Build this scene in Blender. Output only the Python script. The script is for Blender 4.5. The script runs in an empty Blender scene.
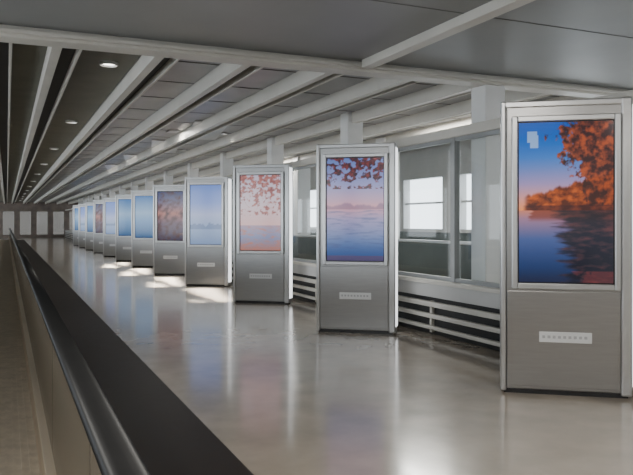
import bpy, bmesh, math, random
from mathutils import Vector, Matrix, noise
random.seed(4)
S=bpy.context.scene
TH=math.radians(23.87)
EYE=1.5

# ---------------- materials ----------------
def mat(name,col,rough=.5,metal=0,noise_amt=0,scale=8,bump=0,stretch=(1,1,1),coat=0,rvar=0,spec=None):
    m=bpy.data.materials.new(name); m.use_nodes=True
    nt=m.node_tree; b=nt.nodes['Principled BSDF']
    b.inputs['Base Color'].default_value=(*col,1); b.inputs['Roughness'].default_value=rough
    b.inputs['Metallic'].default_value=metal
    if spec is not None: b.inputs['Specular IOR Level'].default_value=spec
    if coat: b.inputs['Coat Weight'].default_value=coat; b.inputs['Coat Roughness'].default_value=.09
    if noise_amt or bump or rvar:
        tc=nt.nodes.new('ShaderNodeTexCoord'); mp=nt.nodes.new('ShaderNodeMapping')
        mp.inputs['Scale'].default_value=stretch
        nt.links.new(tc.outputs['Object'],mp.inputs['Vector'])
        n=nt.nodes.new('ShaderNodeTexNoise'); n.inputs['Scale'].default_value=scale; n.inputs['Detail'].default_value=5
        nt.links.new(mp.outputs['Vector'],n.inputs['Vector'])
        if noise_amt:
            r=nt.nodes.new('ShaderNodeValToRGB')
            r.color_ramp.elements[0].position=.3; r.color_ramp.elements[1].position=.7
            r.color_ramp.elements[0].color=(*[c*(1-noise_amt) for c in col],1)
            r.color_ramp.elements[1].color=(*[min(1,c*(1+noise_amt)) for c in col],1)
            nt.links.new(n.outputs['Fac'],r.inputs['Fac']); nt.links.new(r.outputs['Color'],b.inputs['Base Color'])
        if rvar:
            mr=nt.nodes.new('ShaderNodeMapRange'); mr.inputs['To Min'].default_value=rough-rvar; mr.inputs['To Max'].default_value=rough+rvar
            nt.links.new(n.outputs['Fac'],mr.inputs['Value']); nt.links.new(mr.outputs['Result'],b.inputs['Roughness'])
        if bump:
            bp=nt.nodes.new('ShaderNodeBump'); bp.inputs['Strength'].default_value=bump; bp.inputs['Distance'].default_value=.01
            nt.links.new(n.outputs['Fac'],bp.inputs['Height']); nt.links.new(bp.outputs['Normal'],b.inputs['Normal'])
    return m
def emis(name,col,st):
    m=bpy.data.materials.new(name); m.use_nodes=True
    b=m.node_tree.nodes['Principled BSDF']; b.inputs['Base Color'].default_value=(*col,1)
    b.inputs['Emission Color'].default_value=(*col,1); b.inputs['Emission Strength'].default_value=st
    return m
def glass(name,tint,refl=.05):
    m=bpy.data.materials.new(name); m.use_nodes=True; nt=m.node_tree; nt.nodes.clear()
    o=nt.nodes.new('ShaderNodeOutputMaterial'); mx=nt.nodes.new('ShaderNodeMixShader')
    t=nt.nodes.new('ShaderNodeBsdfTransparent'); t.inputs[0].default_value=(*tint,1)
    g=nt.nodes.new('ShaderNodeBsdfGlossy'); g.inputs['Roughness'].default_value=.03
    f=nt.nodes.new('ShaderNodeLayerWeight'); f.inputs['Blend'].default_value=.5
    pw=nt.nodes.new('ShaderNodeMath'); pw.operation='POWER'; pw.inputs[1].default_value=5
    ad=nt.nodes.new('ShaderNodeMath'); ad.operation='ADD'; ad.inputs[1].default_value=refl; ad.use_clamp=True
    nt.links.new(f.outputs['Facing'],pw.inputs[0]); nt.links.new(pw.outputs[0],ad.inputs[0]); nt.links.new(ad.outputs[0],mx.inputs[0])
    nt.links.new(t.outputs[0],mx.inputs[1]); nt.links.new(g.outputs[0],mx.inputs[2]); nt.links.new(mx.outputs[0],o.inputs[0])
    return m

M_floor=mat('polished_terrazzo',(.36,.31,.25),.19,0,.12,2.5,0,coat=.35,rvar=.04,spec=.7)
M_ceil=mat('ceiling_panel_grey',(.33,.335,.345),.38,.3,.18,1.2)
M_ceil_dark=mat('ceiling_panel_dark',(.12,.115,.085),.5,.1,.15,2)
M_ceil_near=mat('ceiling_panel_near',(.29,.295,.29),.45,.1,.10,.8)
M_joint=mat('ceiling_joint',(.16,.16,.155),.7)
M_beam=mat('beam_cream_paint',(.60,.575,.52),.45,0,.05,2)
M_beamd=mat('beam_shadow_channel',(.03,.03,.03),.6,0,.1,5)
M_steel=mat('brushed_steel',(.38,.375,.37),.28,.95,.04,5,.01,(1,1,12))
M_alu=mat('anodised_aluminium',(.56,.56,.56),.28,.75,.04,5)
M_white=mat('white_lacquer',(.80,.80,.79),.35,0,.03,4)
M_edge=emis('edge_window_glow',(.95,.97,1),1.8)  # emission stands in for window light on the kiosk side
M_label=mat('label_white',(.72,.72,.72),.5,0,.03,4)
M_labeld=mat('label_print',(.45,.45,.46),.5,0,.03,4)
M_bezel=mat('black_bezel',(.02,.02,.022),.2,0,.1,4)
M_rubber=mat('black_rubber',(.012,.012,.012),.42,0,.1,10,spec=.3)
M_band=mat('dark_floor_tile',(.020,.015,.012),.5,0,.3,14,rvar=.05,spec=.22)
M_tread=mat('pallet_aluminium',(.55,.49,.40),.5,.1,.15,10)
M_skirt=mat('skirt_steel',(.80,.70,.56),.3,.5,.15,3,0,(1,.2,4))
M_balus=mat('balustrade_reflection_streaks',(.24,.21,.165),.22,.65,.35,2,0,(1,.15,3))  # tan streaks in the colour imitate ceiling reflections in balustrade glass
M_wall=mat('wall_grey_paint',(.50,.50,.49),.5,0,.06,2)
M_wallg=mat('wall_dark_green',(.10,.125,.12),.4,0,.15,2)
M_black=mat('recess_black',(.015,.015,.015),.6,0,.1,4)
M_rail=mat('guard_rail_cream',(.56,.54,.49),.35,.1,.05,4)
M_frame=mat('window_frame_grey',(.30,.31,.31),.4,.4,.05,4)
M_glass=glass('partition_glass',(.86,.89,.89),.06)
M_glassf=glass('tinted_glass',(.055,.05,.045),.06)
M_end=mat('end_wall_brown',(.20,.16,.135),.5,0,.3,1.5)
M_lamp=emis('downlight_glow',(1,.95,.85),9)

# ---------------- mesh helpers ----------------
def mesh_obj(name,boxes,mats,parent=None,bevel=0,loc=(0,0,0),rotz=0):
    bm=bmesh.new()
    for bx in boxes:
        x0,x1,y0,y1,z0,z1=bx[:6]; mi=bx[6] if len(bx)>6 else 0
        if x0==x1:
            f=bm.faces.new([bm.verts.new(p) for p in ((x0,y0,z0),(x0,y1,z0),(x0,y1,z1),(x0,y0,z1))]); f.material_index=mi; continue
        if y0==y1:
            f=bm.faces.new([bm.verts.new(p) for p in ((x0,y0,z0),(x1,y0,z0),(x1,y0,z1),(x0,y0,z1))]); f.material_index=mi; continue
        r=bmesh.ops.create_cube(bm,size=1)
        vs=r['verts']
        for v in vs:
            v.co=Vector(((x0+x1)/2+v.co.x*(x1-x0),(y0+y1)/2+v.co.y*(y1-y0),(z0+z1)/2+v.co.z*(z1-z0)))
        for f in {f for v in vs for f in v.link_faces}: f.material_index=mi
    me=bpy.data.meshes.new(name); bm.to_mesh(me); bm.free()
    for m in mats: me.materials.append(m)
    o=bpy.data.objects.new(name,me); S.collection.objects.link(o)
    if bevel:
        b=o.modifiers.new('bevel','BEVEL'); b.width=bevel; b.segments=2; b.limit_method='ANGLE'
    o.location=loc; o.rotation_euler=(0,0,rotz)
    if parent: o.parent=parent
    return o
def empty(name,loc=(0,0,0),rotz=0):
    e=bpy.data.objects.new(name,None); e.location=loc; e.rotation_euler=(0,0,rotz); e.empty_display_size=.2
    S.collection.objects.link(e); return e
def profile_y(name,pts,y0,y1,m,parent=None,smooth=True):
    bm=bmesh.new(); n=len(pts)
    a=[bm.verts.new((p[0],y0,p[1])) for p in pts]; b=[bm.verts.new((p[0],y1,p[1])) for p in pts]
    for i in range(n):
        f=bm.faces.new((a[i],a[(i+1)%n],b[(i+1)%n],b[i])); f.smooth=smooth
    bm.faces.new(a); bm.faces.new(b[::-1]); bmesh.ops.recalc_face_normals(bm,faces=bm.faces)
    me=bpy.data.meshes.new(name); bm.to_mesh(me); bm.free(); me.materials.append(m)
    o=bpy.data.objects.new(name,me); S.collection.objects.link(o)
    if parent:o.parent=parent
    return o

XL,XW,XO=-3.6,5.2,9.6
Y0,Y1=-4,72
HC=3.40; HB=3.19; YT=7.0; HN=3.30

# ---------------- shell ----------------
mesh_obj('floor',[(XL-.2,XO+.2,Y0-.2,Y1+.2,-.2,0)],[M_floor])
boxes=[(XL-.2,XO+.2,YT,Y1+.2,HC,HC+.2,0),(XL-.2,XO+.2,Y0-.2,YT,HN,HC+.2,3)]
boxes+= [(XL,.40,YT+.3,Y1,HC-.02,HC,1),(.40,1.38,YT+.3,Y1,HC-.02,HC,1)]
y=YT+1.2
while y<Y1:
    boxes.append((1.4,XO,y,y+.03,HC-.006,HC,2)); y+=1.25
for y in (-2.0,2.3,5.0):
    boxes.append((XL,XO,y,y+.012,HN-.004,HN,2))
mesh_obj('ceiling',boxes,[M_ceil,M_ceil_dark,M_joint,M_ceil_near])

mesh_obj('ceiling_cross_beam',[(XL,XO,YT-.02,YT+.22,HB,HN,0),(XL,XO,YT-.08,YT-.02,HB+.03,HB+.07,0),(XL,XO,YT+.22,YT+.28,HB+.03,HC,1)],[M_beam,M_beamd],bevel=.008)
bs=[-3.0,-2.0,-1.0,-.2,.45,1.45,2.40,3.40,4.45,5.5,6.6,7.7,8.7]
for i,x in enumerate(bs):
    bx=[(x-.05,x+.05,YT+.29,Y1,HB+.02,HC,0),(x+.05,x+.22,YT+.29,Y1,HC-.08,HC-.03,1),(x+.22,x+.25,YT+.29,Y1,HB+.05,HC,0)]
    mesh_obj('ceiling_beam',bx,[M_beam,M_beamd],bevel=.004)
mesh_obj('trim_1',[(3.60,3.74,Y0,YT-.1,HB+.02,HN,0)],[M_beam],bevel=.01)
mesh_obj('trim_2',[(3.75,3.80,Y0,YT-.1,HN-.015,HN,0)],[M_beamd])

# ---------------- right glazed partition ----------------
wb=[(XW+.02,XW+.16,Y0,Y1,0,.50,1),
    (XW-.04,XW+.14,Y0,Y1,.50,.68,2),
    (XW-.08,XW+.16,Y0,Y1,.68,.73,0),
    (XW-.02,XW+.14,Y0,Y1,2.58,2.70,0)]
mesh_obj('wall_right',wb,[M_beam,M_black,M_wall],bevel=.006)
mesh_obj('wall_guard_rail',[(XW-.07,XW-.01,Y0,Y1,.375,.445,0),(XW-.07,XW-.01,Y0,Y1,.225,.285,0),(XW-.07,XW-.01,Y0,Y1,.075,.125,0)]+
   [(XW-.03,XW+.02,yy,yy+.05,.03,.45,0) for yy in [Y0+.5+3.8*k for k in range(19)]],[M_rail],bevel=.008)
yy=Y0-.05+.1; k=1
while yy<60:
    w=1.9
    fr=[(XW+.02,XW+.10,yy,yy+.09,.73,2.58,0),(XW+.03,XW+.09,yy+.09,yy+w,.73,.78,0),(XW+.03,XW+.09,yy+.09,yy+w,2.53,2.58,0),
        (XW+.06,XW+.06,yy+.09,yy+w,.78,2.53,1)]
    mesh_obj('window_%d'%k,fr,[M_frame,M_glass]); k+=1; yy+=w
for n in range(15):
    cy=7.16+3.8*n
    mesh_obj('structural_column',[(XW+.17,XW+.47,cy-.15,cy+.15,0,HC-.001 if n else HB,0),(XW+.165,XW+.50,cy-.18,cy+.18,0,.12,1),(XW+.165,XW+.50,cy-.18,cy+.18,2.58,2.70,0)],[M_white,M_alu],bevel=.015)

ow=[(XO,XO+.2,Y0,Y1,0,1.25,0),(XO,XO+.2,Y0,Y1,2.6,HC,1),(XO-.06,XO+.02,Y0,Y1,1.25,1.33,1),(XO+.06,XO+.12,Y0,Y1,1.95,2.0,1)]
for j in range(31):
    ow.append((XO,XO+.2,Y0+j*2.5,Y0+j*2.5+.7,1.25,2.6,1))
mesh_obj('wall_outer',ow,[M_wallg,M_wall])
for j in range(0,8):
    mesh_obj('concourse_column',[(7.6,8.0,8.5+5*j,8.9+5*j,0,HC-.03,0),(7.55,8.05,8.45+5*j,8.95+5*j,0,.15,1)],[M_white,M_alu],bevel=.02)
mesh_obj('low_partition',[(7.0,7.08,Y0,60,0,1.12,0),(6.97,7.11,Y0,60,1.12,1.17,1)],[M_wallg,M_alu],bevel=.01)

lw=[(XL-.2,XL,Y0,Y1,0,.9,0),(XL-.2,XL,Y0,Y1,2.7,HC,0),(XL-.02,XL+.08,Y0,Y1,.9,.95,0)]
for j in range(31): lw.append((XL-.2,XL,Y0+j*2.5,Y0+j*2.5+.3,.9,2.7,0))
mesh_obj('wall_left',lw,[M_wall],bevel=.005)
mesh_obj('wall_back',[(XL-.2,XO+.2,Y0-.2,Y0,0,HC,0)],[M_wall])
fw=[(XL-.2,XO+.2,Y1,Y1+.2,0,.3,0),(XL-.2,XO+.2,Y1,Y1+.2,2.5,HC,0),(XL-.2,XO+.2,Y1+.1,Y1+.1,.3,2.5,1)]
for j in range(10): fw.append((XL-.2+j*1.48,XL+.3+j*1.48,Y1,Y1+.2,.3,2.5,0))
mesh_obj('wall_far',fw,[M_end,M_glassf])

# ---------------- screens ----------------
def lerp(a,b,t): return tuple(a[i]+(b[i]-a[i])*t for i in range(3))
def ramp(stops,t):
    for i in range(len(stops)-1):
        if t<=stops[i+1][0]:
            u=(t-stops[i][0])/max(1e-6,stops[i+1][0]-stops[i][0]); return lerp(stops[i][1],stops[i+1][1],min(1,max(0,u)))
    return stops[-1][1]
def sm(a,b,x):
    t=min(1,max(0,(x-a)/(b-a))); return t*t*(3-2*t)
def fb(x,y,s): return noise.fractal(Vector((x,y,s)),.9,2.1,5)
def s2l(c): return tuple(((v/255)/12.92 if v/255<.04045 else (((v/255)+.055)/1.055)**2.4) for v in c)
def pic(kind,u,v):
    x=u*.57
    if kind==0:
        hz=.45
        if v>hz:
            t=(v-hz)/(1-hz)
            c=ramp([(0,(245,155,105)),(.12,(232,155,140)),(.3,(170,145,185)),(.6,(85,130,200)),(1,(35,85,175))],t)
            c=lerp(c,(30,75,165),.3*(1-u)*t)
            hill=hz+.07+.16*u+.025*fb(x*9,0,3)+.012*fb(x*30,1,5)
            g=fb(x*16,v*24,2); hc=lerp((82,42,32),(188,98,62),min(1,max(0,.45+g)))
            c=lerp(c,hc,(1-sm(hill-.012,hill+.012,v))*sm(.04,.12,u))
            if t>.05:
                edge=.50+.42*max(0,.66-t)+.35*max(0,t-.85)+.22*fb(x*10,v*10,7)+.11*fb(x*34,v*34,1)
                h=fb(x*19,v*19,9)+.4*fb(x*45,v*45,3); tc=lerp((55,32,30),(172,86,58),min(1,max(0,.42+h)))
                c=lerp(c,tc,.95*sm(edge-.04,edge+.04,u))
            if v<hz+.03: c=lerp(c,(50,25,30),.55*sm(.03,.1,u))
        else:
            t=(hz-v)/hz
            c=ramp([(0,(205,130,110)),(.12,(150,115,140)),(.4,(75,90,140)),(.8,(42,58,98)),(1,(32,38,64))],t)
            g=.10*fb(x*5,v*40,3)
            c=lerp(c,(110,55,45),.7*sm(.08+.1*t+g,.14+.1*t+g,u)*(1-sm(.08,.18,t)))
            h=fb(x*10,v*35,6); rc=lerp((25,25,34),(84,50,50),min(1,max(0,.25+h-.2*t)))
            e=.42+.15*t+g*1.5
            c=lerp(c,rc,sm(e-.1,e+.1,u)*.88)
            e=.62+.2*fb(x*10,v*10,2)
            if t>.84: c=lerp(c,(130,62,64),.5*sm(e-.04,e+.04,u))
        if (.09<u<.20 and .875<v<.945) or (.12<u<.21 and .84<v<.92): c=lerp(c,(200,220,240),.6)
        return c
    if kind==1:
        hz=.50
        if v>hz:
            t=(v-hz)/(1-hz)
            c=ramp([(0,(222,155,160)),(.15,(192,152,175)),(.45,(145,145,192)),(1,(100,120,178))],t)
            c=lerp(c,(110,85,115),.6*(1-sm(.05,.10,t-.06*fb(x*8,0,4))))
            g=fb(x*13,v*15,11)+.9*(t-.66)
            h=fb(x*28,v*28,2)
            if t>.4: c=lerp(c,lerp((50,34,44),(125,60,62),min(1,max(0,.4+h))),sm(-.08,.12,g))
        else:
            t=(hz-v)/hz
            c=ramp([(0,(195,145,165)),(.2,(148,137,178)),(.6,(92,112,162)),(1,(52,76,124))],t)
            g=fb(x*6,v*50,3); c=lerp(c,(74,84,128),min(1,max(0,g*.8)))
            if t>.9: c=lerp(c,(110,60,70),.4)
        return c
    if kind==2:
        hz=.33
        if v>hz:
            t=(v-hz)/(1-hz)
            c=ramp([(0,(220,180,180)),(.4,(210,192,200)),(1,(188,180,198))],t)
            g=fb(x*15,v*17,31)+.5*(t-.68); h=fb(x*28,v*28,2)
            if t>.2: c=lerp(c,lerp((125,72,72),(182,118,108),min(1,max(0,.5+h))),.9*sm(-.1,.16,g))
        else:
            t=(hz-v)/hz
            c=ramp([(0,(165,145,165)),(.5,(128,135,170)),(1,(165,118,110))],t)
            g=fb(x*10,v*30,3); c=lerp(c,(185,120,105),min(1,max(0,g)))
        return c
    if kind==3:
        c=ramp([(0,(130,150,185)),(.3,(150,170,205)),(.5,(175,185,220)),(.7,(135,155,215)),(1,(115,140,205))],v)
        if v<.34+.05*fb(x*9,0,2) and v>.25: c=lerp(c,(95,110,145),.5)
        return c
    if kind==4:
        c=ramp([(0,(60,55,75)),(.35,(95,75,90)),(.55,(165,110,100)),(.8,(90,85,115)),(1,(60,65,100))],v)
        g=fb(x*12,v*12,5); c=lerp(c,(70,40,40),min(1,max(0,.25+g)))
        return c
    c=ramp([(0,(60,90,130)),(.4,(115,150,190)),(.6,(145,175,205)),(1,(75,115,170))],v)
    return c

M_screen=bpy.data.materials.new('lcd_display'); M_screen.use_nodes=True
nt=M_screen.node_tree; b=nt.nodes['Principled BSDF']; at=nt.nodes.new('ShaderNodeAttribute'); at.attribute_name='screen_col'
hs=nt.nodes.new('ShaderNodeHueSaturation'); hs.inputs['Saturation'].default_value=1.08
nt.links.new(at.outputs['Color'],hs.inputs['Color']); nt.links.new(hs.outputs['Color'],b.inputs['Emission Color'])
b.inputs['Emission Strength'].default_value=1.15; b.inputs['Base Color'].default_value=(.01,.01,.01,1); b.inputs['Roughness'].default_value=.12
def screen(parent,kind,w,h,zc,yf,nx):
    ny=int(nx*h/w); verts=[];faces=[]
    for j in range(ny+1):
        for i in range(nx+1): verts.append((-w/2+w*i/nx,yf,zc-h/2+h*j/ny))
    for j in range(ny):
        for i in range(nx):
            a=j*(nx+1)+i; faces.append((a,a+1,a+nx+2,a+nx+1))
    me=bpy.data.meshes.new('screen'); me.from_pydata(verts,[],faces)
    ca=me.color_attributes.new('screen_col','FLOAT_COLOR','POINT')
    for j in range(ny+1):
        for i in range(nx+1):
            ca.data[j*(nx+1)+i].color=(*s2l(pic(kind,i/nx,j/ny)),1)
    me.materials.append(M_screen)
    o=bpy.data.objects.new('screen',me); S.collection.objects.link(o); o.parent=parent
    return o

def kiosk(loc,rot,kind,nx):
    e=empty('digital_display_kiosk',loc,rot)
    W,H,D=1.08,2.56,.24
    sw,sh=.79,1.40; sz=1.67
    mesh_obj('body',[(-W/2+.05,W/2-.05,-D/2+.02,D/2,.04,H-.03,0)],[M_steel],e,.01)
    mesh_obj('plinth',[(-W/2+.03,W/2-.03,-D/2+.035,D/2-.02,0,.05,0)],[M_bezel],e)
    mesh_obj('post_left',[(-W/2,-W/2+.05,-D/2,D/2,.02,H,0)],[M_alu],e,.015)
    mesh_obj('post_right',[(W/2-.09,W/2,-D/2,D/2,.02,H,0)],[M_alu],e,.015)
    mesh_obj('edge_glow',[(W/2-.002,W/2+.010,-D/2+.03,D/2-.03,.10,H-.06,0)],[M_edge],e,.003)  # added glowing strip, imitates the window-lit right edge
    mesh_obj('top_cap',[(-W/2+.02,W/2-.02,-D/2+.004,D/2-.004,H-.06,H-.005,0)],[M_alu],e,.01)
    mesh_obj('access_door',[(-W/2+.055,W/2-.095,-D/2+.004,-D/2+.03,.07,.90,0)],[M_steel],e,.006)
    fy0,fy1=-D/2-.035,-D/2+.03
    z0,z1=sz-sh/2,sz+sh/2; f=.05
    mesh_obj('screen_frame',[(-sw/2-f,-sw/2,fy0,fy1,z0-f,z1+f),(sw/2,sw/2+f,fy0,fy1,z0-f,z1+f),
        (-sw/2,sw/2,fy0,fy1,z1,z1+f),(-sw/2,sw/2,fy0,fy1,z0-f,z0)],[M_alu],e,.008)
    mesh_obj('screen_bezel',[(-sw/2,sw/2,-D/2-.008,-D/2+.03,z0,z1)],[M_bezel],e)
    screen(e,kind,sw-.02,sh-.02,sz,-D/2-.012,nx)
    lb=[(-.215,.215,-D/2-.004,-D/2+.006,.46,.55,0)]
    for k in range(9): lb.append((-.19+k*.043,-.165+k*.043,-D/2-.007,-D/2-.003,.495,.52,1))
    mesh_obj('label_plate',lb,[M_label,M_labeld],e,.002)
    return e
kinds=[0,1,2,3,4,5,5,3,4,5,3,5]
for n in range(12):
    p=(4.47,4.74,0) if n==0 else (4.38-.02*min(n,4),4.72+3.78*n,0)
    kiosk(p,math.radians(-37),kinds[n],[160,110,80,30,24,16,12,10,8,8,8,8][n])

# ---------------- moving walkway ----------------
mw=empty('moving_walkway')
YA,YB=-3.6,64
mesh_obj('pallet_band',[(-.72,.20,YA,YB,.002,.02,0)]+[(-.70+.046*k,-.685+.046*k,YA,YB,.02,.026,0) for k in range(20)],[M_tread],mw)
def balustrade(x,s):
    def P(a,bb): return (min(a,bb),max(a,bb))
    mesh_obj('skirt',[(*P(x-s*.05,x-s*.01),YA,YB,0.002,.26,0),(*P(x-s*.06,x+s*.10),YA,YB,.26,.29,0),(*P(x+s*.07,x+s*.10),YA,YB,.002,.26,0)],[M_skirt],mw,.006)
    mesh_obj('balustrade_panels',[(x-.012,x+.012,YA+.3+1.8*k,YA+.3+1.8*k+1.79,.29,.92,0) for k in range(37)],[M_balus],mw,.003)
    mesh_obj('handrail_track',[(x-.025,x+.025,YA+.2,YB-.2,.90,.945,0)],[M_skirt],mw,.004)
    pts=[]
    for i in range(20):
        a=2*math.pi*i/20; pts.append((x+.044*math.copysign(abs(math.cos(a))**.7,math.cos(a)),.965+.026*math.copysign(abs(math.sin(a))**.7,math.sin(a))))
    profile_y('handrail',pts,YA+.2,YB-.2,M_rubber,mw)
    mesh_obj('handrail_newel',[(x-.03,x+.03,YB-.35,YB-.1,.0,.94,0)],[M_rubber],mw,.02)
balustrade(.23,1); balustrade(-.77,-1)
mesh_obj('floor_border_band',[(.34,1.33,YA,YB,0.001,.012,0)],[M_band])

# ---------------- lights ----------------
def disc(name,loc,r,light=None,col=(1,.95,.88)):
    bm=bmesh.new()
    N=24; rs=[(r,0),(r,-.03),(r*.86,-.035),(r*.8,-.01)]
    rings=[[bm.verts.new((a*math.cos(2*math.pi*i/N),a*math.sin(2*math.pi*i/N),z)) for i in range(N)] for a,z in rs]
    for q in range(3):
        for i in range(N):
            bm.faces.new((rings[q][i],rings[q][(i+1)%N],rings[q+1][(i+1)%N],rings[q+1][i]))
    f=bm.faces.new(rings[-1]); f.material_index=1
    bmesh.ops.recalc_face_normals(bm,faces=bm.faces)
    me=bpy.data.meshes.new(name); bm.to_mesh(me); bm.free(); me.materials.append(M_alu); me.materials.append(M_lamp)
    o=bpy.data.objects.new(name,me); o.location=loc; S.collection.objects.link(o)
    if light:
        l=bpy.data.lights.new('lamp','SPOT'); l.energy=light; l.color=col; l.spot_size=math.radians(120); l.spot_blend=.8; l.shadow_soft_size=r
        lo=bpy.data.objects.new('lamp',l); lo.location=(0,0,-.06); S.collection.objects.link(lo); lo.parent=o
for n in range(12):
    disc('ceiling_downlight',(1.10,8.55+5.2*n,HC-.02),.11,65)
for n in range(9):
    disc('ceiling_downlight',(4.22,14.4+3.8*n,HC),.08,50)
def lum(x,y,L,e,z=HC,w=.22,spread=180,rot=0):
    o=mesh_obj('ceiling_area_lamp',[(-w/2-.02,w/2+.02,-L/2-.02,L/2+.02,-.03,0,0)],[M_alu],bevel=.005,loc=(x,y,z),rotz=rot)
    l=bpy.data.lights.new('area_lamp','AREA'); l.shape='RECTANGLE'; l.size=w; l.size_y=L; l.energy=e; l.color=(1,.96,.90); l.spread=math.radians(spread)
    lo=bpy.data.objects.new('area_lamp',l); lo.location=(0,0,-.035); S.collection.objects.link(lo); lo.parent=o
for yy in (-2,1.5):
    lum(-1.5,yy,1.4,75,HN); lum(1.9,yy,1.4,75,HN)  # unseen fill lamps, added to brighten the near corridor
for n in range(6):
    lum(7.2,2+9*n,2.0,150,HC if 2+9*n>YT else HN)  # added fill for the room behind the partition
lum(3.15,14.5,.3,18,HC,.16)
for x,y,e in ((3.78,14.2,130),(3.62,17.6,230),(3.55,21.4,280),(3.5,25.2,280)):
    lum(x,y,2.8,e,HC,.62,8,math.radians(-10))  # added narrow lamps; their floor pools imitate reflections below the far kiosks

# ---------------- world ----------------
w=bpy.data.worlds.new('world'); S.world=w; w.use_nodes=True; nt=w.node_tree
bg=nt.nodes['Background']; bg.inputs['Color'].default_value=(.85,.93,1,1); bg.inputs['Strength'].default_value=4.5

# ---------------- camera ----------------
c=bpy.data.cameras.new('camera'); c.sensor_width=36; c.lens=700/633*36
c.shift_y=-(237.5-222)/633
c.clip_start=.02; c.clip_end=300
co=bpy.data.objects.new('camera',c); co.location=(0,0,EYE); co.rotation_euler=(math.radians(90),0,-TH); S.collection.objects.link(co); S.camera=co
